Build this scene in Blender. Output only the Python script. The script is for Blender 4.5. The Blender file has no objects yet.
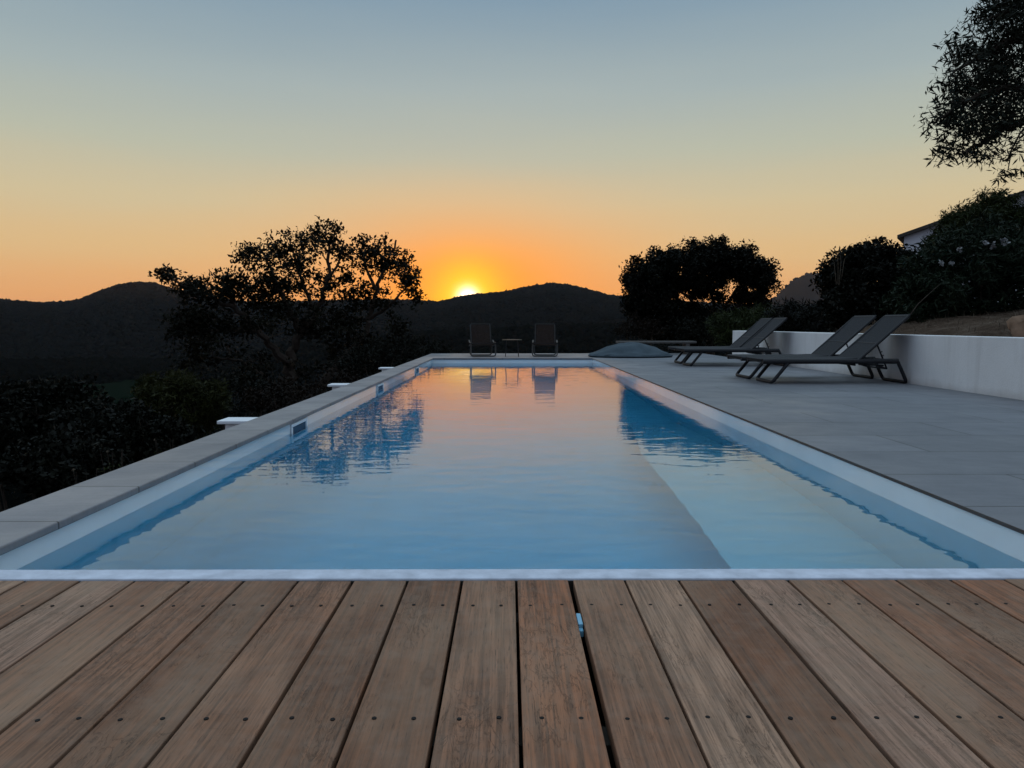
import bpy, bmesh, math, random
import numpy as np
from mathutils import Vector, Matrix, noise as mnoise

R = math.radians
random.seed(7)
rng = np.random.default_rng(11)
S = bpy.context.scene
C = S.collection

# ------------------------------------------------------------------ camera
EYE = Vector((0.0, 0.0, 0.68))
FPX = 740.0
PITCH = math.atan(59 / FPX)
YAW = math.atan(3 / FPX)
cam_d = bpy.data.cameras.new("camera")
cam = bpy.data.objects.new("camera", cam_d)
C.objects.link(cam)
cam_d.sensor_width = 36
cam_d.lens = 36 * FPX / 1024
cam_d.clip_start = 0.05
cam_d.clip_end = 40000
cam.location = EYE
cam.rotation_euler = (math.pi / 2 - PITCH, 0, -YAW)
S.camera = cam

# ------------------------------------------------------------------ sun direction
SUN_AZ = math.atan((468 - 509) / FPX)          # a little left of straight ahead
SUN_EL = R(2.08)
SDIR = Vector((math.sin(SUN_AZ) * math.cos(SUN_EL), math.cos(SUN_AZ) * math.cos(SUN_EL), math.sin(SUN_EL)))

# ------------------------------------------------------------------ world
W = bpy.data.worlds.new("World")
S.world = W
W.use_nodes = True


def s2l(c):
    return tuple((v / 12.92 if v <= 0.04045 else ((v + 0.055) / 1.055) ** 2.4) for v in (x / 255 for x in c))


class NT:
    """small helper round a node tree"""
    def __init__(self, tree):
        self.t = tree
        self.n = tree.nodes
        self.l = tree.links

    def node(self, typ, **kw):
        n = self.n.new(typ)
        for k, v in kw.items():
            setattr(n, k, v)
        return n

    def put(self, sock, v):
        if hasattr(v, "is_output") or isinstance(v, bpy.types.NodeSocket):
            self.l.new(v, sock)
        elif v is not None:
            try:
                sock.default_value = v
            except Exception:
                sock.default_value = (*v, 1.0)

    def math(self, op, a, b=None, c=None, clamp=False):
        n = self.node("ShaderNodeMath", operation=op, use_clamp=clamp)
        self.put(n.inputs[0], a)
        if b is not None: self.put(n.inputs[1], b)
        if c is not None: self.put(n.inputs[2], c)
        return n.outputs[0]

    def vmath(self, op, a, b=None):
        n = self.node("ShaderNodeVectorMath", operation=op)
        self.put(n.inputs[0], a)
        if b is not None: self.put(n.inputs[1], b)
        return n.outputs["Value"] if op in ("DOT_PRODUCT", "LENGTH") else n.outputs["Vector"]

    def mix(self, f, a, b, blend="MIX"):
        n = self.node("ShaderNodeMix", data_type="RGBA", blend_type=blend)
        self.put(n.inputs["Factor"], f)
        self.put(n.inputs["A"], a)
        self.put(n.inputs["B"], b)
        return n.outputs["Result"]

    def ramp(self, f, stops, interp="LINEAR"):
        n = self.node("ShaderNodeValToRGB")
        cr = n.color_ramp
        cr.interpolation = interp
        while len(cr.elements) < len(stops):
            cr.elements.new(0.5)
        for e, (p, c) in zip(cr.elements, stops):
            e.position = p
            e.color = (*c, 1.0) if len(c) == 3 else c
        self.put(n.inputs[0], f)
        return n.outputs[0]

    def noise(self, vec, scale=5, detail=3, rough=0.5, dist=0.0, out="Fac"):
        n = self.node("ShaderNodeTexNoise")
        self.put(n.inputs["Vector"], vec)
        n.inputs["Scale"].default_value = scale
        n.inputs["Detail"].default_value = detail
        n.inputs["Roughness"].default_value = rough
        n.inputs["Distortion"].default_value = dist
        return n.outputs[out]

    def mapping(self, vec, scale=(1, 1, 1), loc=(0, 0, 0), rot=(0, 0, 0)):
        n = self.node("ShaderNodeMapping")
        self.put(n.inputs["Vector"], vec)
        n.inputs["Scale"].default_value = scale
        n.inputs["Location"].default_value = loc
        n.inputs["Rotation"].default_value = rot
        return n.outputs[0]


w = NT(W.node_tree)
w.n.clear()
tc = w.node("ShaderNodeTexCoord")
d = w.vmath("NORMALIZE", tc.outputs["Generated"])
sep = w.node("ShaderNodeSeparateXYZ")
w.put(sep.inputs[0], d)
el = w.math("MULTIPLY", w.math("ARCSINE", w.math("MAXIMUM", sep.outputs[2], 0.0)), 180 / math.pi / 90)   # 0..1 = 0..90 deg
# a trace of uneven haze: layers a little higher here and lower there
hz = w.noise(w.mapping(d, (1.6, 1.6, 13)), 1.0, 4, 0.5)
el = w.math("MAXIMUM", w.math("MULTIPLY_ADD", w.math("SUBTRACT", hz, 0.5), 0.030, el), 0.0)
# western half of the sky, by elevation
west = w.ramp(el, [(0.0, s2l((220, 150, 94))), (2.5 / 90, s2l((226, 163, 100))), (5.5 / 90, s2l((214, 178, 126))),
                   (9 / 90, s2l((200, 184, 147))), (12.5 / 90, s2l((177, 180, 162))), (17 / 90, s2l((157, 170, 170))),
                   (23.5 / 90, s2l((122, 147, 165))), (34 / 90, s2l((152, 178, 200))), (56 / 90, (.66, .88, 1.08)), (1.0, (.88, 1.14, 1.40))])
east = w.ramp(el, [(0.0, s2l((96, 104, 122))), (8 / 90, s2l((116, 120, 138))), (20 / 90, s2l((128, 134, 154))),
                   (36 / 90, s2l((138, 158, 182))), (56 / 90, (.66, .88, 1.08)), (1.0, (.88, 1.14, 1.40))])
sh = Vector((math.sin(SUN_AZ), math.cos(SUN_AZ), 0))
flat = w.vmath("NORMALIZE", w.vmath("MULTIPLY", d, (1, 1, 0)))
caz = w.vmath("DOT_PRODUCT", flat, tuple(sh))
wf = w.node("ShaderNodeMapRange", interpolation_type="SMOOTHSTEP")
w.put(wf.inputs["Value"], caz)
wf.inputs["From Min"].default_value = -0.35
wf.inputs["From Max"].default_value = 0.75
base = w.mix(wf.outputs[0], east, west)
# the glow round the setting sun
ang = w.math("MULTIPLY", w.math("ARCCOSINE", w.math("MINIMUM", w.vmath("DOT_PRODUCT", d, tuple(SDIR)), 1.0)), 180 / math.pi)


def gauss(sigma):
    q = w.math("DIVIDE", ang, sigma)
    return w.math("EXPONENT", w.math("MULTIPLY", w.math("MULTIPLY", q, q), -0.5))


def gexp(k):
    return w.math("EXPONENT", w.math("DIVIDE", ang, -k))


d_az = w.math("MULTIPLY", w.math("ARCCOSINE", w.math("MINIMUM", caz, 1.0)), 180 / math.pi)
d_el = w.math("SUBTRACT", w.math("MULTIPLY", w.math("ARCSINE", sep.outputs[2]), 180 / math.pi), math.degrees(SUN_EL))


def glow(s_az, s_el):
    a_ = w.math("DIVIDE", d_az, s_az)
    b_ = w.math("DIVIDE", d_el, s_el)
    return w.math("EXPONENT", w.math("MULTIPLY", w.math("ADD", w.math("MULTIPLY", a_, a_), w.math("MULTIPLY", b_, b_)), -0.5))


col = w.mix(w.math("MULTIPLY", glow(9.0, 4.0), 0.84), base, s2l((253, 148, 34)))
col = w.mix(w.math("MULTIPLY", glow(4.2, 2.3), 0.95), col, (1.12, 0.33, 0.0))
col = w.mix(w.math("MULTIPLY", gauss(1.6), 0.97), col, (1.25, 0.80, 0.0))
col = w.mix(gauss(0.48), col, (4.0, 2.9, 2.0))
sky = w.node("ShaderNodeTexSky", sky_type="NISHITA")
sky.sun_disc = False
sky.sun_elevation = SUN_EL
sky.sun_rotation = SUN_AZ
sky.air_density = 1.0
sky.dust_density = 2.0
bg = w.node("ShaderNodeBackground")
w.put(bg.inputs["Color"], col)
bg.inputs["Strength"].default_value = 1.0
bg2 = w.node("ShaderNodeBackground")
w.put(bg2.inputs["Color"], w.mix(1.0, sky.outputs[0], (0.05, 0.05, 0.05), "MULTIPLY"))
bg2.inputs["Strength"].default_value = 0.05
add = w.node("ShaderNodeAddShader")
w.put(add.inputs[0], bg.outputs[0])
w.put(add.inputs[1], bg2.outputs[0])
wo = w.node("ShaderNodeOutputWorld")
w.put(wo.inputs["Surface"], add.outputs[0])

sun_d = bpy.data.lights.new("sun", "SUN")
sun_d.energy = 0.45
sun_d.color = (1.0, 0.45, 0.14)
sun_d.angle = R(0.53)
sun = bpy.data.objects.new("sun", sun_d)
# lamp aimed a little below the visible sun, so no glint shows in the pool
LDIR = Vector((SDIR.x, SDIR.y, math.sin(SUN_EL - R(0.25)))).normalized()
sun.rotation_euler = LDIR.to_track_quat("Z", "Y").to_euler()
sun.location = (-3, 40, 30)
C.objects.link(sun)

S.view_settings.view_transform = "Standard"
S.view_settings.look = "None"
S.view_settings.exposure = 0.14
S.view_settings.gamma = 1.0
S.render.engine = "CYCLES"
S.cycles.use_denoising = True
S.cycles.sample_clamp_indirect = 4.0
S.cycles.max_bounces = 10
S.cycles.caustics_reflective = True
S.cycles.caustics_refractive = True


# ------------------------------------------------------------------ helpers
def P(px, py, Y):
    """the point at distance Y (along the pool) seen at a pixel of the photograph"""
    v = Vector(((px - 512) / FPX, -(py - 384) / FPX, -1.0))
    dv = cam.rotation_euler.to_matrix() @ v
    return EYE + dv * (Y / dv.y)


def tag(o, label=None, cat=None, group=None, kind=None):
    if label: o["label"] = label
    if cat: o["category"] = cat
    if group: o["group"] = group
    if kind: o["kind"] = kind
    return o


def link(o, parent=None):
    C.objects.link(o)
    if parent is not None:
        o.parent = parent
    return o


def empty(name, loc=(0, 0, 0), rz=0.0):
    o = bpy.data.objects.new(name, None)
    o.location = loc
    o.rotation_euler = (0, 0, rz)
    o.empty_display_size = 0.1
    C.objects.link(o)
    return o


class MB:
    """collects shapes, then becomes ONE mesh object"""
    def __init__(self):
        self.bm = bmesh.new()

    def box(self, x0, x1, y0, y1, z0, z1, bevel=0.0, seg=2):
        bm2 = bmesh.new()
        bmesh.ops.create_cube(bm2, size=1)
        for v in bm2.verts:
            v.co = Vector((x0 + (v.co.x + .5) * (x1 - x0), y0 + (v.co.y + .5) * (y1 - y0), z0 + (v.co.z + .5) * (z1 - z0)))
        if bevel:
            bmesh.ops.bevel(bm2, geom=bm2.edges[:], offset=bevel, segments=seg, affect="EDGES", profile=0.5)
        self._join(bm2)
        return self

    def _join(self, bm2):
        m = bpy.data.meshes.new("tmp")
        bm2.to_mesh(m)
        bm2.free()
        self.bm.from_mesh(m)
        bpy.data.meshes.remove(m)

    def tube(self, pts, r, n=8, r1=None, closed=False, flat=1.0, caps=True):
        """tapered tube through points; flat < 1 squashes it vertically"""
        pts = [Vector(p) for p in pts]
        N = len(pts)
        rs = r if isinstance(r, (list, tuple)) else [r + ((r1 if r1 is not None else r) - r) * i / max(1, N - 1) for i in range(N)]
        rings = []
        up = Vector((0.123, 0.211, 0.97)).normalized()
        for i, p in enumerate(pts):
            if closed:
                t = (pts[(i + 1) % N] - pts[i - 1])
            else:
                t = (pts[min(i + 1, N - 1)] - pts[max(i - 1, 0)])
            t.normalize()
            u = up - t * up.dot(t)
            if u.length < 1e-3:
                u = Vector((1, 0, 0)) - t * t.x
            u.normalize()
            up = u
            v = t.cross(u)
            rings.append([self.bm.verts.new(p + (u * math.cos(a) * flat + v * math.sin(a)) * rs[i])
                          for a in (2 * math.pi * k / n for k in range(n))])
        for i in range(N if closed else N - 1):
            A, B = rings[i], rings[(i + 1) % N]
            for k in range(n):
                self.bm.faces.new((A[k], A[(k + 1) % n], B[(k + 1) % n], B[k]))
        if not closed and caps:
            self.bm.faces.new(rings[0][::-1])
            self.bm.faces.new(rings[-1])
        return self

    def sheet(self, pts, th):
        """a thick strip: pts = list of (left, right) pairs, thickness th along the local normal"""
        prev = None
        for i, (a, b) in enumerate(pts):
            a, b = Vector(a), Vector(b)
            j = min(i + 1, len(pts) - 1)
            k = max(i - 1, 0)
            t = Vector(pts[j][0]) - Vector(pts[k][0])
            nrm = t.cross(b - a).normalized() * th
            q = [self.bm.verts.new(x) for x in (a, b, b - nrm, a - nrm)]
            if prev:
                for e in range(4):
                    f = (e + 1) % 4
                    self.bm.faces.new((prev[e], prev[f], q[f], q[e]))
            else:
                self.bm.faces.new(q[::-1])
            prev = q
        self.bm.faces.new(prev)
        return self

    def build(self, name, mat, parent=None, smooth=False):
        bmesh.ops.recalc_face_normals(self.bm, faces=self.bm.faces[:])
        m = bpy.data.meshes.new(name)
        self.bm.to_mesh(m)
        self.bm.free()
        if smooth:
            m.polygons.foreach_set("use_smooth", [True] * len(m.polygons))
            try:
                m.set_sharp_from_angle(angle=R(40))
            except Exception:
                pass
        m.materials.append(mat)
        return link(bpy.data.objects.new(name, m), parent)


def np_mesh(name, V, F, mat, parent=None, smooth=False):
    """V (n,3), F (m,k) all faces with k corners"""
    m = bpy.data.meshes.new(name)
    V = np.ascontiguousarray(V, dtype=np.float32)
    F = np.ascontiguousarray(F, dtype=np.int32)
    k = F.shape[1]
    m.vertices.add(len(V))
    m.vertices.foreach_set("co", V.ravel())
    m.loops.add(F.size)
    m.loops.foreach_set("vertex_index", F.ravel())
    m.polygons.add(len(F))
    m.polygons.foreach_set("loop_start", np.arange(0, F.size, k, dtype=np.int32))
    if smooth:
        m.polygons.foreach_set("use_smooth", np.ones(len(F), dtype=bool))
    m.update(calc_edges=True)
    m.materials.append(mat)
    return link(bpy.data.objects.new(name, m), parent)


def fillet(pts, rad, n=5):
    """round the inner corners of a polyline"""
    pts = [Vector(p) for p in pts]
    out = [pts[0]]
    for i in range(1, len(pts) - 1):
        a, b, c = pts[i - 1], pts[i], pts[i + 1]
        r = min(rad, (a - b).length * .48, (c - b).length * .48)
        p0 = b + (a - b).normalized() * r
        p1 = b + (c - b).normalized() * r
        for k in range(n + 1):
            t = k / n
            out.append(p0 * (1 - t) ** 2 + b * 2 * t * (1 - t) + p1 * t * t)
    out.append(pts[-1])
    return out


# ------------------------------------------------------------------ materials
def new_mat(name):
    m = bpy.data.materials.new(name)
    m.use_nodes = True
    t = NT(m.node_tree)
    b = m.node_tree.nodes["Principled BSDF"]
    return m, t, b


def plain(name, col, rough=0.6, spec=0.5, metal=0.0, var=0.12, scale=9.0, bump=0.0, bscale=120.0):
    m, t, b = new_mat(name)
    co = t.node("ShaderNodeTexCoord").outputs["Object"]
    n1 = t.noise(co, scale, 4, 0.6)
    dark = tuple(c * (1 - var) for c in col)
    lite = tuple(min(1, c * (1 + var)) for c in col)
    t.put(b.inputs["Base Color"], t.ramp(n1, [(0.3, dark), (0.7, lite)]))
    b.inputs["Roughness"].default_value = rough
    b.inputs["Specular IOR Level"].default_value = spec
    b.inputs["Metallic"].default_value = metal
    if bump:
        bn = t.node("ShaderNodeBump")
        bn.inputs["Strength"].default_value = bump
        bn.inputs["Distance"].default_value = 0.004
        t.put(bn.inputs["Height"], t.noise(co, bscale, 4, 0.6))
        t.put(b.inputs["Normal"], bn.outputs[0])
    return m


def leaf_mat(name, c0, c1, rough=0.6, trans=0.06):
    m, t, b = new_mat(name)
    g = t.node("ShaderNodeNewGeometry")
    co = t.node("ShaderNodeTexCoord").outputs["Object"]
    n1 = t.noise(co, 1.1, 2, 0.5)
    f = t.math("ADD", t.math("MULTIPLY", g.outputs["Random Per Island"], 0.6), t.math("MULTIPLY", n1, 0.4))
    colr = t.ramp(f, [(0.15, c0), (0.85, c1)])
    t.put(b.inputs["Base Color"], colr)
    b.inputs["Roughness"].default_value = rough
    b.inputs["Specular IOR Level"].default_value = 0.08
    tr = t.node("ShaderNodeBsdfTranslucent")
    t.put(tr.inputs["Color"], colr)
    mx = t.node("ShaderNodeMixShader")
    mx.inputs[0].default_value = trans
    t.put(mx.inputs[1], b.outputs[0])
    t.put(mx.inputs[2], tr.outputs[0])
    out = [n for n in t.n if n.type == "OUTPUT_MATERIAL"][0]
    t.put(out.inputs["Surface"], mx.outputs[0])
    return m


def wood_deck_mat():
    m, t, b = new_mat("weathered hardwood boards")
    g = t.node("ShaderNodeNewGeometry")
    rnd = g.outputs["Random Per Island"]
    co = t.node("ShaderNodeTexCoord").outputs["Object"]
    off = t.node("ShaderNodeCombineXYZ")
    t.put(off.inputs[0], t.math("MULTIPLY", rnd, 53.0))
    t.put(off.inputs[1], t.math("MULTIPLY", rnd, 171.0))
    t.put(off.inputs[2], t.math("MULTIPLY", rnd, 29.0))
    p = t.vmath("ADD", co, off.outputs[0])
    # cathedral figure: rings of a slowly bending field, long along the board
    field = t.noise(t.mapping(p, (6.5, 0.55, 4)), 1.0, 1.5, 0.4, 0.25)
    rings = t.math("SINE", t.math("MULTIPLY", field, 95.0))
    rings = t.math("MULTIPLY_ADD", rings, 0.5, 0.5)
    fibre = t.noise(t.mapping(p, (220, 5.5, 60)), 1.0, 4, 0.65)
    streak = t.noise(t.mapping(p, (95, 2.4, 30)), 1.0, 3, 0.6)
    pores = t.noise(t.mapping(p, (420, 22, 90)), 1.0, 2, 0.6)
    blot = t.noise(t.mapping(p, (5, 1.6, 3)), 1.0, 3, 0.55)
    fine = t.noise(p, 26, 4, 0.6)
    tone = t.ramp(rnd, [(0.0, (0.26, 0.11, 0.055)), (0.17, (0.39, 0.221, 0.136)), (0.33, (0.318, 0.12, 0.053)), (0.5, (0.27, 0.125, 0.067)), (0.66, (0.199, 0.085, 0.042)), (0.83, (0.349, 0.193, 0.127)), (1.0, (0.25, 0.106, 0.053))], "CONSTANT")
    c = t.mix(t.math("MULTIPLY", rings, 0.34), tone, (.11, .062, .038))
    c = t.mix(t.ramp(fibre, [(0.36, (0.5,) * 3), (0.58, (0, 0, 0))]), c, (.095, .056, .036))
    c = t.mix(t.ramp(streak, [(0.40, (0.55,) * 3), (0.50, (0, 0, 0))]), c, (.088, .050, .031))
    c = t.mix(t.ramp(blot, [(0.40, (0, 0, 0)), (0.75, (0.45,) * 3)]), c, (.36, .235, .15))
    c = t.mix(t.ramp(pores, [(0.60, (0, 0, 0)), (0.72, (0.6,) * 3)]), c, (.035, .022, .017))
    # hairline drying cracks: some along the grain, some wandering across the board
    crk = t.noise(t.mapping(p, (34, 7, 10)), 1.0, 5, 0.62, 1.4)
    line = t.math("ABSOLUTE", t.math("SUBTRACT", crk, 0.5))
    gate = t.ramp(t.noise(t.mapping(p, (6, 2.2, 2)), 1.0, 2, 0.5), [(0.50, (0, 0, 0)), (0.58, (1, 1, 1))])
    lf = t.math("MULTIPLY", t.ramp(line, [(0.0, (1, 1, 1)), (0.022, (0, 0, 0))]), gate)
    crk2 = t.noise(t.mapping(p, (11, 15, 10)), 1.0, 4, 0.55, 1.0)
    line2 = t.math("ABSOLUTE", t.math("SUBTRACT", crk2, 0.47))
    gate2 = t.ramp(t.noise(t.mapping(p, (4, 4, 2), (3, 7, 1)), 1.0, 2, 0.5), [(0.50, (0, 0, 0)), (0.60, (1, 1, 1))])
    lf2 = t.math("MULTIPLY", t.ramp(line2, [(0.0, (1, 1, 1)), (0.010, (0, 0, 0))]), gate2)
    lf = t.math("MAXIMUM", lf, t.math("MULTIPLY", lf2, 0.6))
    c = t.mix(t.math("MULTIPLY", lf, 0.5), c, (.030, .018, .012))
    # a few knots
    vo = t.node("ShaderNodeTexVoronoi", feature="F1")
    t.put(vo.inputs["Vector"], t.mapping(p, (5.5, 2.2, 1)))
    vo.inputs["Scale"].default_value = 1.0
    kd = t.math("ADD", vo.outputs["Distance"], t.math("MULTIPLY", fine, 0.05))
    kn = t.ramp(kd, [(0.05, (.75,) * 3), (0.075, (.2,) * 3), (0.10, (.45,) * 3), (0.13, (0, 0, 0))])
    c = t.mix(t.math("MULTIPLY", kn, 0.7), c, (.085, .045, .026))
    # grey weathering
    gw = t.ramp(fine, [(0.42, (0, 0, 0)), (0.75, (0.2,) * 3)])
    c = t.mix(gw, c, (.28, .21, .16))
    t.put(b.inputs["Base Color"], c)
    t.put(b.inputs["Roughness"], t.ramp(fibre, [(0.3, (0.85,) * 3), (0.7, (0.65,) * 3)]))
    b.inputs["Specular IOR Level"].default_value = 0.25
    bn = t.node("ShaderNodeBump")
    bn.inputs["Strength"].default_value = 0.5
    bn.inputs["Distance"].default_value = 0.0018
    h = t.math("SUBTRACT", t.math("ADD", fibre, t.math("MULTIPLY", rings, 0.25)), t.math("MULTIPLY", lf, 0.8))
    t.put(bn.inputs["Height"], h)
    t.put(b.inputs["Normal"], bn.outputs[0])
    return m


def tile_mat(name, col, bw, bh, offs=0.5, joint=0.004, rough=0.5, rot=False, jointcol=None):
    m, t, b = new_mat(name)
    co = t.node("ShaderNodeTexCoord").outputs["Object"]
    br = t.node("ShaderNodeTexBrick")
    t.put(br.inputs["Vector"], t.mapping(co, (1, 1, 1), (0.13, 0.27, 0), (0, 0, R(90) if rot else 0)))
    br.offset = offs
    br.inputs["Scale"].default_value = 1.0
    br.inputs["Brick Width"].default_value = bw
    br.inputs["Row Height"].default_value = bh
    br.inputs["Mortar Size"].default_value = joint
    br.inputs["Mortar Smooth"].default_value = 0.3
    br.inputs["Color1"].default_value = (*[c * 0.88 for c in col], 1)
    br.inputs["Color2"].default_value = (*[c * 1.12 for c in col], 1)
    br.inputs["Mortar"].default_value = (*(jointcol or [c * 0.55 for c in col]), 1)
    n1 = t.noise(co, 2.2, 5, 0.6)
    n2 = t.noise(t.mapping(co, (3, 30, 5)), 1.0, 4, 0.6)
    n3 = t.noise(co, 60, 3, 0.6)
    f = t.math("MULTIPLY_ADD", n1, 0.55, t.math("MULTIPLY_ADD", n2, 0.35, t.math("MULTIPLY", n3, 0.25)))
    c = t.mix(1.0, br.outputs["Color"], t.ramp(f, [(0.35, (.72,) * 3), (0.8, (1.2,) * 3)]), "MULTIPLY")
    t.put(b.inputs["Base Color"], c)
    t.put(b.inputs["Roughness"], t.ramp(n1, [(0.3, (rough + .1,) * 3), (0.7, (rough - .08,) * 3)]))
    bn = t.node("ShaderNodeBump")
    bn.inputs["Strength"].default_value = 0.25
    bn.inputs["Distance"].default_value = 0.002
    t.put(bn.inputs["Height"], t.math("SUBTRACT", t.math("MULTIPLY", n3, 0.4), br.outputs["Fac"]))
    t.put(b.inputs["Normal"], bn.outputs[0])
    return m


def water_mat():
    m, t, b = new_mat("pool water")
    t.n.remove(b)
    co = t.node("ShaderNodeTexCoord").outputs["Object"]
    r1 = t.noise(t.mapping(co, (4.4, 8.5, 1), rot=(0, 0, R(7))), 1.0, 1.4, 0.45, 0.3)
    r2 = t.noise(t.mapping(co, (1.0, 1.7, 1), rot=(0, 0, R(-9))), 1.0, 1.0, 0.45, 0.3)
    bn = t.node("ShaderNodeBump")
    bn.inputs["Strength"].default_value = 1.0
    bn.inputs["Distance"].default_value = 0.0020
    t.put(bn.inputs["Height"], t.math("MULTIPLY_ADD", r2, 1.6, r1))
    rf_ = t.node("ShaderNodeBsdfRefraction")
    rf_.inputs["IOR"].default_value = 1.333
    rf_.inputs["Roughness"].default_value = 0.0
    gs = t.node("ShaderNodeBsdfGlossy")
    gs.inputs["Roughness"].default_value = 0.0
    fr_ = t.node("ShaderNodeFresnel")
    fr_.inputs["IOR"].default_value = 1.85
    for q in (rf_, gs, fr_):
        t.put(q.inputs["Normal"], bn.outputs[0])
    gl = t.node("ShaderNodeMixShader")
    t.put(gl.inputs[0], fr_.outputs[0])
    t.put(gl.inputs[1], rf_.outputs[0])
    t.put(gl.inputs[2], gs.outputs[0])
    va = t.node("ShaderNodeVolumeAbsorption")
    va.inputs["Color"].default_value = (0.0, 0.79, 0.97, 1)
    va.inputs["Density"].default_value = 0.52
    out = [n for n in t.n if n.type == "OUTPUT_MATERIAL"][0]
    t.put(out.inputs["Surface"], gl.outputs[0])
    t.put(out.inputs["Volume"], va.outputs[0])
    return m


def wall_mat():
    m, t, b = new_mat("white rendered wall")
    co = t.node("ShaderNodeTexCoord").outputs["Object"]
    n1 = t.noise(co, 2.3, 5, 0.6)
    st = t.noise(t.mapping(co, (7, 7, .5)), 1.0, 4, 0.6)
    gr = t.noise(co, 85, 4, 0.65)
    sp = t.node("ShaderNodeSeparateXYZ")
    t.put(sp.inputs[0], co)
    c = t.ramp(n1, [(0.3, (.72, .71, .70)), (0.7, (.80, .79, .78))])
    c = t.mix(t.ramp(st, [(0.52, (0, 0, 0)), (0.74, (0.35,) * 3)]), c, (.45, .42, .40))
    # darker brown-grey band along the foot of the wall
    foot = t.math("MULTIPLY", t.ramp(t.math("MULTIPLY_ADD", n1, 0.16, sp.outputs[2]), [(0.08, (1, 1, 1)), (0.16, (0, 0, 0))]), 0.45)
    c = t.mix(foot, c, (.40, .36, .33))
    c = t.mix(t.ramp(gr, [(0.3, (0.25,) * 3), (0.5, (0, 0, 0))]), c, (.5, .48, .47))
    t.put(b.inputs["Base Color"], c)
    b.inputs["Roughness"].default_value = 0.9
    b.inputs["Specular IOR Level"].default_value = 0.15
    bn = t.node("ShaderNodeBump")
    bn.inputs["Strength"].default_value = 0.6
    bn.inputs["Distance"].default_value = 0.004
    t.put(bn.inputs["Height"], gr)
    t.put(b.inputs["Normal"], bn.outputs[0])
    return m


def mesh_sling_mat(name, col, open_=0.3, glow=0.4):
    """loosely woven sling: some light comes straight through the holes, some through the cloth"""
    m, t, b = new_mat(name)
    b.inputs["Base Color"].default_value = (*col, 1)
    b.inputs["Roughness"].default_value = 0.85
    b.inputs["Specular IOR Level"].default_value = 0.15
    tr = t.node("ShaderNodeBsdfTranslucent")
    tr.inputs["Color"].default_value = (.34, .20, .14, 1)
    tp = t.node("ShaderNodeBsdfTransparent")
    m1 = t.node("ShaderNodeMixShader")
    m1.inputs[0].default_value = glow
    t.put(m1.inputs[1], b.outputs[0]); t.put(m1.inputs[2], tr.outputs[0])
    m2 = t.node("ShaderNodeMixShader")
    m2.inputs[0].default_value = open_
    t.put(m2.inputs[1], m1.outputs[0]); t.put(m2.inputs[2], tp.outputs[0])
    out = [n for n in t.n if n.type == "OUTPUT_MATERIAL"][0]
    t.put(out.inputs["Surface"], m2.outputs[0])
    return m


def liner_mat():
    """pool liner: off-white above the water; paler aqua below carries painted-in underwater light"""
    m, t, b = new_mat("pool liner")
    co = t.node("ShaderNodeTexCoord").outputs["Object"]
    sp = t.node("ShaderNodeSeparateXYZ")
    t.put(sp.inputs[0], co)
    band = t.math("GREATER_THAN", sp.outputs[2], -0.115)
    n1 = t.noise(co, 2.0, 4, 0.6)
    c = t.mix(band, (.86, .95, .97, 1), (.80, .83, .84, 1))  # underwater part made paler: its brightness is put into the colour
    c = t.mix(1.0, c, t.ramp(n1, [(0.3, (.94,) * 3), (0.7, (1.04,) * 3)]), "MULTIPLY")
    t.put(b.inputs["Base Color"], c)
    b.inputs["Roughness"].default_value = 0.09
    b.inputs["Specular IOR Level"].default_value = 0.8
    b.inputs["Coat Weight"].default_value = 0.6
    b.inputs["Coat Roughness"].default_value = 0.05
    return m


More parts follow.
